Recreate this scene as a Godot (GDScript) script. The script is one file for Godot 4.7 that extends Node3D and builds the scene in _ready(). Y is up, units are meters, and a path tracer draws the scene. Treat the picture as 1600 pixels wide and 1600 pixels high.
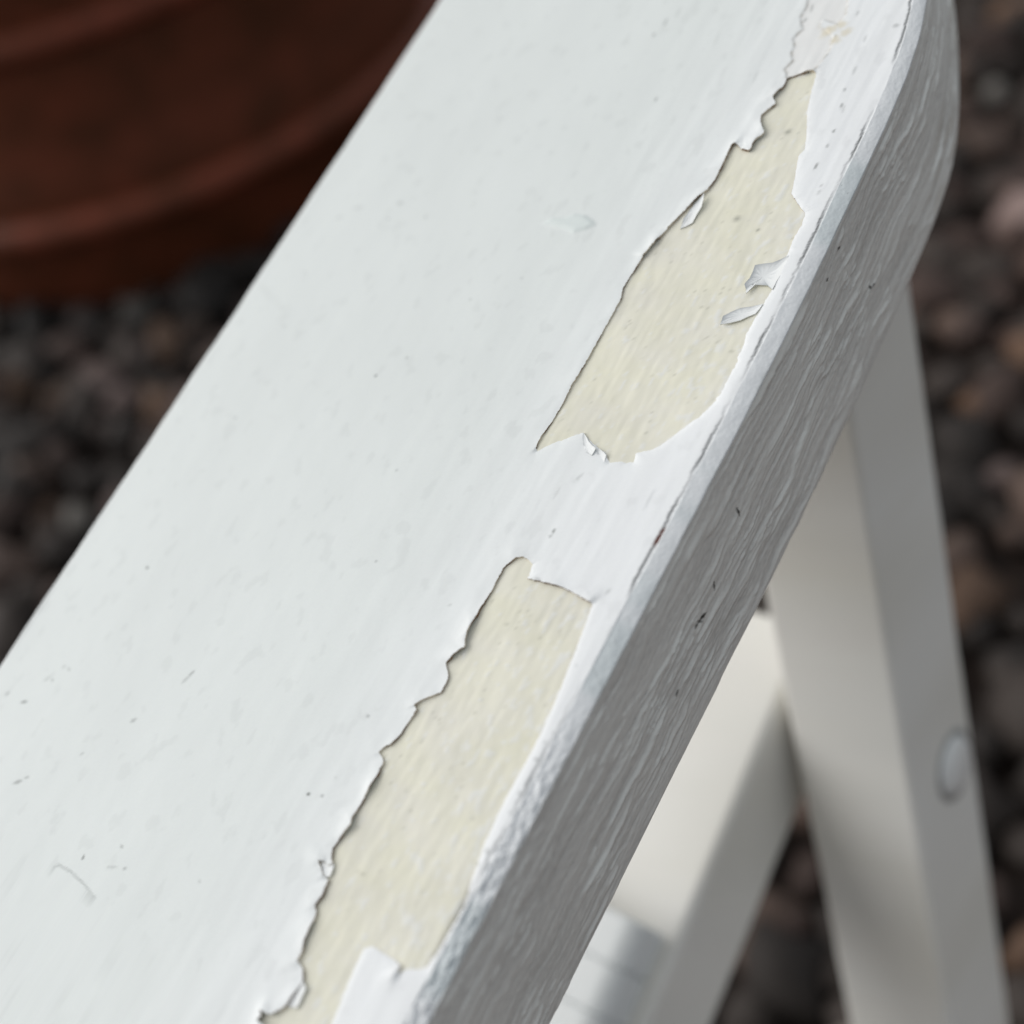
extends Node3D
# A peeling white wooden armrest seen close up, with its leg and rail below, a dark pot on its saucer and gravel behind.
# The armrest is modelled in millimetres on its own axes: u along the board, h out of its top face, v across it.

const ALONG := Vector3(0.71532, 0.31067, -0.62594)
const OUTWARD := Vector3(-0.25717, 0.94991, 0.17757)
const ACROSS := Vector3(0.64975, 0.03395, 0.75939)
const BOARD_AT := Vector3(-0.0095, 0.4471, -0.1495)
const STEP := 0.25
const U0 := -76.0
const FINE := 828
const V0 := -71.0
const TOP_ROWS := 429
const FILM := 0.32
const CORE_TOP := -0.34

var rng := RandomNumberGenerator.new()
var camera: Camera3D
var used := {}


# ---------------------------------------------------------------- helpers
func noise(seed_value: int, frequency: float, octaves := 3) -> FastNoiseLite:
	var n := FastNoiseLite.new()
	n.noise_type = FastNoiseLite.TYPE_SIMPLEX_SMOOTH
	n.seed = seed_value
	n.frequency = frequency
	n.fractal_type = FastNoiseLite.FRACTAL_FBM if octaves > 1 else FastNoiseLite.FRACTAL_NONE
	n.fractal_octaves = octaves
	return n


func part(called: String, mesh: Mesh, material: Material, parent: Node, at := Transform3D.IDENTITY) -> MeshInstance3D:
	var o := MeshInstance3D.new()
	o.name = called if not used.has([parent, called]) else "%s_%03d" % [called, used[[parent, called]]]
	used[[parent, called]] = used.get([parent, called], 0) + 1
	o.mesh = mesh
	o.transform = at
	if material:
		o.material_override = material
	parent.add_child(o, true)
	return o


func tag(o: Node, label := "", category := "", kind := "") -> void:
	if label: o.set_meta("label", label)
	if category: o.set_meta("category", category)
	if kind: o.set_meta("kind", kind)


func mark(u: float, v: float, length: float, width: float, angle: float, dark: float) -> Array:
	return [u, v, maxf(length, 0.5), maxf(width, 0.45), deg_to_rad(angle), dark]


func arrays_mesh(points: PackedVector3Array, normals: PackedVector3Array, colors: PackedColorArray, index: PackedInt32Array) -> ArrayMesh:
	var a := []
	a.resize(Mesh.ARRAY_MAX)
	a[Mesh.ARRAY_VERTEX] = points
	if normals.size() == points.size():
		a[Mesh.ARRAY_NORMAL] = normals
	a[Mesh.ARRAY_COLOR] = colors
	a[Mesh.ARRAY_INDEX] = index
	var m := ArrayMesh.new()
	m.add_surface_from_arrays(Mesh.PRIMITIVE_TRIANGLES, a)
	return m


func painted(roughness: float, specular := 0.5) -> StandardMaterial3D:
	var m := StandardMaterial3D.new()
	m.vertex_color_use_as_albedo = true
	m.roughness = roughness
	m.metallic_specular = specular
	return m


# ---------------------------------------------------------------- the armrest
var us := PackedFloat32Array()
var du_right := PackedFloat32Array()   # scale of v > 0 at each column (the rounded front end)
var du_left := PackedFloat32Array()
var first_fine := 0


func outline() -> void:
	var knots := PackedVector2Array([Vector2(-400, 0), Vector2(30, 0), Vector2(52, -0.4), Vector2(80, -1.5), Vector2(90, -2.0), Vector2(97, -2.7), Vector2(106, -4.3), Vector2(115, -7.0), Vector2(131, -13.2), Vector2(145, -19.5), Vector2(158, -26.5), Vector2(166, -31.5), Vector2(171, -35.6)])
	var u := -330.0
	while u < U0 - 0.01:
		us.append(u)
		u += 4.0 if u < U0 - 4.5 else U0 - u
	first_fine = us.size()
	for i in FINE:
		us.append(U0 + i * STEP)
	u = us[us.size() - 1]
	while u < 171.0:
		u = minf(u + 1.0, 171.0)
		us.append(u)
	for x in us:
		var k := 0
		while k < knots.size() - 2 and knots[k + 1].x < x:
			k += 1
		# smooth the broken line a little
		var d := 0.0
		for w in 5:
			var y := x + (w - 2) * 3.0
			var q := clampi(k, 0, knots.size() - 2)
			while q > 0 and knots[q].x > y:
				q -= 1
			while q < knots.size() - 2 and knots[q + 1].x < y:
				q += 1
			d += lerpf(knots[q].y, knots[q + 1].y, clampf((y - knots[q].x) / (knots[q + 1].x - knots[q].x), 0, 1)) / 5.0
		du_right.append(maxf(0.02, 1.0 + d / 36.2))
		var e := clampf((x - 118.0) / 53.5, 0.0, 1.0)
		du_left.append(maxf(0.02, sqrt(1.0 - e * e)))


func place_v(v: float, i: int) -> float:
	return v * (du_right[i] if v > 0.0 else du_left[i])


# Signed distance (mm) to the outlines, on the fine part of the top grid: negative inside a bare patch.
func distances(outlines: Array, reach: float) -> PackedFloat32Array:
	var d := PackedFloat32Array()
	d.resize(FINE * TOP_ROWS)
	d.fill(reach)
	for ring: PackedVector2Array in outlines:
		var lo := ring[0]
		var hi := ring[0]
		for k in ring.size():
			lo = lo.min(ring[k])
			hi = hi.max(ring[k])
			var a := ring[k]
			var b := ring[(k + 1) % ring.size()]
			var i0 := maxi(0, int((minf(a.x, b.x) - reach - U0) / STEP))
			var i1 := mini(FINE - 1, int((maxf(a.x, b.x) + reach - U0) / STEP) + 1)
			var j0 := maxi(0, int((minf(a.y, b.y) - reach - V0) / STEP))
			var j1 := mini(TOP_ROWS - 1, int((maxf(a.y, b.y) + reach + 9.0 - V0) / STEP) + 1)
			for i in range(i0, i1 + 1):
				var u := U0 + i * STEP
				var s := du_right[first_fine + i]
				for j in range(j0, j1 + 1):
					var v := V0 + j * STEP
					var p := Vector2(u, v * s if v > 0.0 else v)
					var x := Geometry2D.get_closest_point_to_segment(p, a, b).distance_to(p)
					if x < d[i * TOP_ROWS + j]:
						d[i * TOP_ROWS + j] = x
		for i in range(maxi(0, int((lo.x - U0) / STEP)), mini(FINE, int((hi.x - U0) / STEP) + 2)):
			var s := du_right[first_fine + i]
			for j in range(maxi(0, int((lo.y - V0) / STEP) - 1), TOP_ROWS):
				var v := V0 + j * STEP
				if Geometry2D.is_point_in_polygon(Vector2(U0 + i * STEP, v * s if v > 0.0 else v), ring):
					d[i * TOP_ROWS + j] = -absf(d[i * TOP_ROWS + j])
	return d


func stamp(colors: PackedColorArray, tint: Color, m: Array, rows: int, j_of: Callable, width_rows: float, wobble: FastNoiseLite, vs: PackedFloat32Array) -> void:
	var reach: float = maxf(m[2], m[3]) * 0.75 + 0.4
	var c := cos(m[4] as float)
	var s := sin(m[4] as float)
	var i0 := clampi(int((m[0] - reach - U0) / STEP), 0, FINE - 1)
	var i1 := clampi(int((m[0] + reach - U0) / STEP) + 1, 0, FINE - 1)
	for i in range(i0, i1 + 1):
		for j in range(rows):
			var dv: float = vs[j] * (du_right[first_fine + i] if vs[j] > 0.0 and width_rows > 0.0 else 1.0) - m[1]
			if absf(dv) > reach:
				continue
			var x: float = U0 + i * STEP - m[0]
			var along: float = (x * c + dv * s) / (m[2] * 0.5)
			var over: float = (dv * c - x * s) / (m[3] * 0.5)
			var r: float = along * along + over * over
			r *= 1.0 + 0.7 * wobble.get_noise_2d(U0 + i * STEP, vs[j])
			if r < 2.6:
				var k := (j_of.call(i, j) as int)
				colors[k] = colors[k].lerp(tint, minf(1.0, m[5] * 2.3) * clampf(exp(-r * r * 0.55), 0.0, 1.0))


func build_armrest(chair: Node3D, to_chair: Transform3D) -> void:
	outline()
	var holes := [PackedVector2Array([Vector2(90.87, 16.37), Vector2(91.87, 18.27), Vector2(92.88, 20.39), Vector2(92.37, 20.97), Vector2(87.48, 22.06), Vector2(84.16, 23.02), Vector2(80.94, 24.51), Vector2(76.86, 26.06), Vector2(75.48, 25.57), Vector2(71.33, 26.94), Vector2(67.97, 27.84), Vector2(65.80, 30.41), Vector2(64.64, 31.83), Vector2(62.55, 32.15), Vector2(60.03, 32.01), Vector2(57.60, 32.28), Vector2(53.90, 32.28), Vector2(50.35, 32.78), Vector2(46.43, 32.48), Vector2(42.82, 32.38), Vector2(41.40, 32.42), Vector2(40.11, 32.95), Vector2(38.13, 33.05), Vector2(36.21, 33.35), Vector2(34.91, 33.24), Vector2(32.00, 33.17), Vector2(29.69, 33.13), Vector2(26.79, 32.09), Vector2(24.34, 30.60), Vector2(22.47, 29.57), Vector2(20.69, 28.50), Vector2(19.56, 27.29), Vector2(18.40, 25.18), Vector2(16.93, 25.64), Vector2(16.53, 24.25), Vector2(16.39, 22.93), Vector2(15.84, 21.83), Vector2(17.02, 20.70), Vector2(17.59, 18.59), Vector2(18.38, 16.81), Vector2(19.25, 15.22), Vector2(18.83, 14.11), Vector2(17.97, 13.13), Vector2(16.28, 10.89), Vector2(14.17, 8.87), Vector2(14.94, 8.66), Vector2(16.12, 8.58), Vector2(19.59, 8.92), Vector2(23.02, 9.04), Vector2(26.65, 8.82), Vector2(28.30, 9.00), Vector2(33.26, 8.92), Vector2(38.06, 8.97), Vector2(43.14, 8.89), Vector2(45.69, 8.11), Vector2(48.32, 8.29), Vector2(52.05, 8.64), Vector2(53.43, 9.02), Vector2(58.25, 10.18), Vector2(60.65, 11.02), Vector2(63.19, 11.91), Vector2(66.47, 13.28), Vector2(68.55, 13.69), Vector2(71.91, 13.57), Vector2(76.10, 13.30), Vector2(76.30, 13.81), Vector2(75.28, 15.51), Vector2(75.07, 17.05), Vector2(77.10, 17.01), Vector2(78.84, 17.95), Vector2(81.10, 16.14), Vector2(82.69, 15.50), Vector2(83.70, 15.96), Vector2(85.19, 16.92), Vector2(86.47, 15.83), Vector2(89.06, 16.63)]),
		PackedVector2Array([Vector2(-5.28, 14.65), Vector2(-3.24, 15.74), Vector2(-2.59, 16.69), Vector2(-2.73, 17.62), Vector2(-3.23, 18.78), Vector2(-4.24, 19.03), Vector2(-5.51, 19.20), Vector2(-5.20, 22.95), Vector2(-4.98, 25.16), Vector2(-5.10, 27.31), Vector2(-5.45, 29.33), Vector2(-5.57, 31.09), Vector2(-8.21, 31.60), Vector2(-9.99, 31.84), Vector2(-10.97, 31.96), Vector2(-12.82, 32.25), Vector2(-16.98, 32.79), Vector2(-21.48, 33.33), Vector2(-25.70, 33.63), Vector2(-30.28, 33.63), Vector2(-35.14, 33.50), Vector2(-41.78, 33.87), Vector2(-46.54, 34.79), Vector2(-49.89, 35.62), Vector2(-53.33, 35.41), Vector2(-56.41, 35.32), Vector2(-58.87, 34.83), Vector2(-59.77, 33.40), Vector2(-60.30, 32.16), Vector2(-61.40, 31.76), Vector2(-60.23, 31.41), Vector2(-60.15, 29.61), Vector2(-60.17, 27.74), Vector2(-60.22, 25.98), Vector2(-61.00, 24.97), Vector2(-63.21, 25.11), Vector2(-66.44, 25.52), Vector2(-70.86, 26.12), Vector2(-74.36, 26.67), Vector2(-78.83, 26.42), Vector2(-84.89, 15.32), Vector2(-79.37, 14.73), Vector2(-76.61, 15.66), Vector2(-75.15, 16.19), Vector2(-74.71, 15.45), Vector2(-74.52, 17.39), Vector2(-72.51, 18.64), Vector2(-70.66, 18.87), Vector2(-68.87, 19.15), Vector2(-67.56, 18.27), Vector2(-67.00, 16.81), Vector2(-65.66, 16.68), Vector2(-64.14, 16.16), Vector2(-61.79, 15.93), Vector2(-60.45, 15.56), Vector2(-59.89, 14.74), Vector2(-58.21, 15.03), Vector2(-55.98, 14.65), Vector2(-56.00, 13.77), Vector2(-54.52, 11.47), Vector2(-54.16, 12.25), Vector2(-54.36, 13.32), Vector2(-53.90, 13.88), Vector2(-52.97, 12.93), Vector2(-51.95, 12.56), Vector2(-49.95, 13.04), Vector2(-47.90, 13.61), Vector2(-47.03, 13.11), Vector2(-42.94, 13.26), Vector2(-40.13, 13.19), Vector2(-39.42, 12.94), Vector2(-38.50, 12.94), Vector2(-38.30, 12.92), Vector2(-37.95, 12.29), Vector2(-37.49, 11.18), Vector2(-36.55, 11.69), Vector2(-35.57, 12.55), Vector2(-33.67, 13.15), Vector2(-31.40, 13.37), Vector2(-29.64, 13.57), Vector2(-29.26, 12.68), Vector2(-28.13, 13.43), Vector2(-27.04, 14.59), Vector2(-26.08, 15.71), Vector2(-24.56, 15.83), Vector2(-23.31, 15.50), Vector2(-21.76, 13.98), Vector2(-20.37, 14.57), Vector2(-18.54, 15.75), Vector2(-17.50, 15.07), Vector2(-15.88, 14.78), Vector2(-11.91, 14.60), Vector2(-9.10, 14.81)])]
	var thin := [PackedVector2Array([Vector2(94.31, 20.78), Vector2(97.57, 21.15), Vector2(100.23, 20.65), Vector2(101.83, 18.64), Vector2(102.31, 16.89), Vector2(104.04, 16.92), Vector2(103.06, 20.19), Vector2(105.37, 20.56), Vector2(108.51, 19.51), Vector2(114.32, 17.52), Vector2(114.16, 10.36), Vector2(106.77, 12.55), Vector2(104.26, 12.50), Vector2(101.72, 14.17), Vector2(100.68, 13.69), Vector2(99.50, 13.39), Vector2(97.83, 14.41), Vector2(96.40, 14.48), Vector2(94.62, 15.56), Vector2(92.73, 15.01), Vector2(90.87, 16.37), Vector2(91.87, 18.27), Vector2(92.88, 20.39)])]
	var sd := distances(holes, 5.0)
	var sd_thin := distances(thin, 3.0)
	var blister: PackedVector2Array = PackedVector2Array([Vector2(54.87, -14.30), Vector2(56.36, -12.94), Vector2(56.90, -10.46), Vector2(57.98, -9.01), Vector2(58.08, -6.61), Vector2(57.20, -4.35), Vector2(56.38, -3.48), Vector2(55.05, -4.87), Vector2(54.02, -6.85), Vector2(54.53, -9.62), Vector2(54.69, -11.95)])
	var sd_blister := distances([blister], 1.5)
	var jag := noise(3, 0.9, 2)
	var jag_fine := noise(4, 2.6, 2)
	for k in sd.size():
		if absf(sd[k]) < 1.5:
			var u := U0 + (k / TOP_ROWS) * STEP
			var v := V0 + (k % TOP_ROWS) * STEP
			sd[k] += 0.10 * jag.get_noise_2d(u, v) + 0.10 * jag_fine.get_noise_2d(u, v)
			sd_thin[k] += 0.3 * jag.get_noise_2d(u, v)

	# the profile across the board: (v, h) and the way out of the surface
	var pv := PackedFloat32Array()
	var ph := PackedFloat32Array()
	var nv := PackedFloat32Array()
	var nh := PackedFloat32Array()
	var kind := PackedInt32Array()          # 0 left side, 1 top, 2 chamfer, 3 right side
	for k in 12:
		pv.append(-72.2); ph.append(-34.6 + k * 3.0); nv.append(-1.0); nh.append(0.0); kind.append(0)
	for k in 6:
		var t := PI - (k + 0.5) / 6.0 * PI / 2.0
		pv.append(-71.0 + 1.1 * cos(t)); ph.append(-1.1 + 1.1 * sin(t)); nv.append(cos(t)); nh.append(sin(t)); kind.append(0)
	var top_first := pv.size()
	for k in TOP_ROWS:
		pv.append(V0 + k * STEP); ph.append(0.0); nv.append(0.0); nh.append(1.0); kind.append(1)
	for k in range(1, 19):
		var f := k / 18.0
		var t := lerpf(72.0, 55.0, f)
		pv.append(35.9 + 2.6 * f + 0.05 * sin(f * PI)); ph.append(-1.0 * f + 0.05 * sin(f * PI)); nv.append(cos(deg_to_rad(t))); nh.append(sin(deg_to_rad(t))); kind.append(2)
	var side_first := pv.size()
	for k in range(1, 126):
		pv.append(38.5); ph.append(-1.0 - k * 0.2525); nv.append(1.0); nh.append(0.0); kind.append(3)
	for k in 5:
		var t := -(k + 1) / 5.0 * PI / 2.0
		pv.append(37.5 + cos(t)); ph.append(-32.65 + sin(t)); nv.append(cos(t)); nh.append(sin(t)); kind.append(3)
	pv.append(10.0); ph.append(-33.7); nv.append(0.0); nh.append(-1.0); kind.append(3)
	var rows := pv.size()
	var cols := us.size()

	var slow := noise(11, 0.035, 3)
	var mottle := noise(12, 0.22, 3)
	var pores := noise(13, 1.6, 2)
	var curl := noise(14, 0.11, 2)
	var streak := noise(15, 0.5, 3)
	var coarse := noise(16, 0.5, 2)
	var fibre := noise(17, 1.1, 2)
	var chips := noise(18, 0.55, 3)
	var chips_fine := noise(19, 1.5, 2)

	var points := PackedVector3Array()
	var normals := PackedVector3Array()
	var colors := PackedColorArray()
	points.resize(cols * rows)
	normals.resize(cols * rows)
	colors.resize(cols * rows)
	var white := Color(0.80, 0.81, 0.80)
	for i in cols:
		var u := us[i]
		var fi := i - first_fine
		var fine := fi >= 0 and fi < FINE
		for j in rows:
			var v := place_v(pv[j], i)
			var h := ph[j]
			var up := 0.0
			var c := white
			var zone := kind[j]
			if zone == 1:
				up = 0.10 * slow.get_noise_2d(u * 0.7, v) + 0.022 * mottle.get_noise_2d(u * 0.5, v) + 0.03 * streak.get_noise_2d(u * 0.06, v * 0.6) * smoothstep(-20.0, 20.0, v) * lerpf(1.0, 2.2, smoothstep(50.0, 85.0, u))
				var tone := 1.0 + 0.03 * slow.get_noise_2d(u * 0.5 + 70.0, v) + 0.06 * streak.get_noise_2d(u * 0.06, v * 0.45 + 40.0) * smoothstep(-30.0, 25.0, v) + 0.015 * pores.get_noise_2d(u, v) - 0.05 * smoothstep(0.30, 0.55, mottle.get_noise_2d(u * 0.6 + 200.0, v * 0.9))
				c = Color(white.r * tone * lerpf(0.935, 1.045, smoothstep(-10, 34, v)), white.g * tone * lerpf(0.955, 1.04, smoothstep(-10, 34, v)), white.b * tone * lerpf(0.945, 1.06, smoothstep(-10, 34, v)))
				if fine:
					var k := fi * TOP_ROWS + (j - top_first)
					var d := sd[k]
					if d < 4.9:
						var jj := j - top_first
						var gu := (sd[mini(fi + 2, FINE - 1) * TOP_ROWS + jj] - sd[maxi(fi - 2, 0) * TOP_ROWS + jj])
						var gv := (sd[fi * TOP_ROWS + mini(jj + 2, TOP_ROWS - 1)] - sd[fi * TOP_ROWS + maxi(jj - 2, 0)])
						var g := Vector2(gu, gv).normalized()
						var facing := clampf(-g.y + 0.25 + maxf(0.0, g.x) * 0.7, 0.0, 1.0)
						var amount := facing * (0.35 if u > 12.0 and u < 52.0 else 1.0) * (0.08 + 0.55 * pow(clampf(0.5 + 0.9 * curl.get_noise_2d(u, v), 0.0, 1.0), 2.0))
						var e := maxf(d, 0.0)
						up += amount * exp(-pow(e / 1.5, 1.4))
						up -= (1.0 - facing) * 0.26 * exp(-e / 0.5) + (0.14 * exp(-e / 1.0) if u > 12.0 and u < 58.0 else 0.0)
					var t := sd_thin[k]
					if t < 0.4:
						var w := smoothstep(0.1, -0.15, t)
						up -= 0.16 * w
						c = c.lerp(Color(0.81, 0.805, 0.79) * (1.0 + 0.04 * mottle.get_noise_2d(u * 0.6, v)), w)
						var rim := exp(-absf(t + 0.05) / 0.16) * clampf(0.6 + 1.3 * jag.get_noise_2d(u * 0.8, v * 0.8 + 9.0), 0.0, 1.0)
						c = c.lerp(Color(0.36, 0.31, 0.23), rim * 0.7)
					var bl := sd_blister[k]
					if bl < 1.4:
						up += 0.3 * smoothstep(0.3, -0.9, bl)
						c = c.lerp(Color(0.68, 0.74, 0.72), smoothstep(0.2, -0.35, bl) * 0.55)
				# the arris chips
				if v > 28.0 and pv[j] > 31.0:
					var cr := 35.62 + 0.30 * chips.get_noise_2d(u * 0.45, 3.0) + 0.14 * chips_fine.get_noise_2d(u * 0.9, 7.0)
					var gap := absf(pv[j] - cr)
					var open := clampf(0.55 + 1.7 * chips.get_noise_2d(u * 0.10, 50.0), 0.0, 1.0) * smoothstep(-62.0, -30.0, u)
					up -= 0.22 * smoothstep(cr - 0.1, cr + 0.3, pv[j]) * open
					c = c.lerp(Color(0.15, 0.15, 0.145), exp(-gap * gap / 0.034) * open * 0.95)
			elif zone == 2:
				var f := (j - top_first - TOP_ROWS) / 18.0
				var rough := smoothstep(-12.0, -50.0, u)
				up = 0.07 * chips.get_noise_2d(u * 0.35, f * 2.0 + 20.0) + 0.025 * chips_fine.get_noise_2d(u, f * 3.0)
				up += rough * (0.55 * chips.get_noise_2d(u * 0.6, f * 4.0) + 0.2 * chips_fine.get_noise_2d(u * 0.9, f * 5.0))
				var worn_or_lit := smoothstep(-0.05, 0.25, chips.get_noise_2d(u * 0.07, 80.0))
				c = Color(0.78, 0.79, 0.80).lerp(Color(0.60, 0.65, 0.66), worn_or_lit * 0.7)
				c = c * (1.0 + 0.05 * chips_fine.get_noise_2d(u * 0.7, f * 4.0 + 9.0))
				# cracks across the film of paint
				var seam := chips_fine.get_noise_2d(u * 0.35 + f * 0.7, 33.0)
				c = c.lerp(Color(0.3, 0.31, 0.31), exp(-pow(seam / 0.006, 2.0)) * 0.6 * worn_or_lit)
				var line := 1.0 - smoothstep(0.0, 0.16, absf(f - 0.95 + 0.12 * chips.get_noise_2d(u * 0.5, 60.0)))
				c = c.lerp(Color(0.42, 0.43, 0.42), line * 0.6 * clampf(0.4 + 1.5 * chips.get_noise_2d(u * 0.2, 66.0), 0.0, 1.0))
			elif zone == 3:
				var q := -h
				var warp := 1.8 * slow.get_noise_2d(u * 0.45, q * 0.6) + 0.7 * mottle.get_noise_2d(u * 0.35, q * 0.35 + 15.0)
				var w := q + warp
				var a := coarse.get_noise_2d(u * 0.030, w * 0.75)
				var b := fibre.get_noise_2d(u * 0.05, w * 0.75)
				var ridge := clampf(1.0 - absf(coarse.get_noise_2d(u * 0.018 + 30.0, w * 0.27)) * 3.6, 0.0, 1.0)
				var broken := smoothstep(0.0, 0.22, chips.get_noise_2d(u * 0.045, w * 0.3 + 11.0))
				var splinter := smoothstep(0.20, 0.30, chips.get_noise_2d(u * 0.13 + 70.0, w * 0.9)) * smoothstep(-0.05, 0.2, slow.get_noise_2d(u * 1.3, q + 44.0))
				var rough := pores.get_noise_2d(u * 0.30, w * 0.75)
				up = 0.16 * a + 0.06 * b + 0.36 * ridge * broken + 0.20 * splinter + 0.045 * rough
				up *= smoothstep(1.2, 2.8, q) * (1.0 - 0.6 * smoothstep(30.0, 32.6, q))
				var tone := 0.83 + 0.08 * slow.get_noise_2d(u * 0.5 + 33.0, w * 2.0) + 0.07 * a + 0.08 * b + 0.12 * ridge * broken + 0.08 * splinter
				tone += 0.05 * slow.get_noise_2d(u * 0.8, q * 0.7 + 90.0) + 0.10 * rough
				tone = clampf(tone, 0.38, 0.88)
				c = Color(tone, tone * 0.985, tone * 0.935)
				if u > 78.0:
					c = c.lerp(Color(0.50, 0.44, 0.35), 0.5 * smoothstep(78.0, 105.0, u) * clampf(fibre.get_noise_2d(u * 0.06, q * 0.5) * 2.2 - 0.2, 0.0, 1.0) * smoothstep(16.0, 24.0, q))
				c = c.lerp(Color(0.80, 0.78, 0.76), 0.6 * smoothstep(32.4, 33.0, q) * smoothstep(40.0, 60.0, u))
			else:
				up = 0.25 * slow.get_noise_2d(u, h) + 0.06 * mottle.get_noise_2d(u, h)
			points[i * rows + j] = Vector3(u, h + up * nh[j], v + up * nv[j])
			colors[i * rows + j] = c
	# normals from the neighbours
	for i in cols:
		for j in rows:
			var a := points[mini(i + 1, cols - 1) * rows + j] - points[maxi(i - 1, 0) * rows + j]
			var b := points[i * rows + mini(j + 1, rows - 1)] - points[i * rows + maxi(j - 1, 0)]
			normals[i * rows + j] = b.cross(a).normalized()

	# specks, scuffs and dirt on the top face, nicks on the side
	var vs := PackedFloat32Array()
	for j in TOP_ROWS:
		vs.append(V0 + j * STEP)
	var top_index := func(i: int, j: int) -> int: return (first_fine + i) * rows + top_first + j
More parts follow.
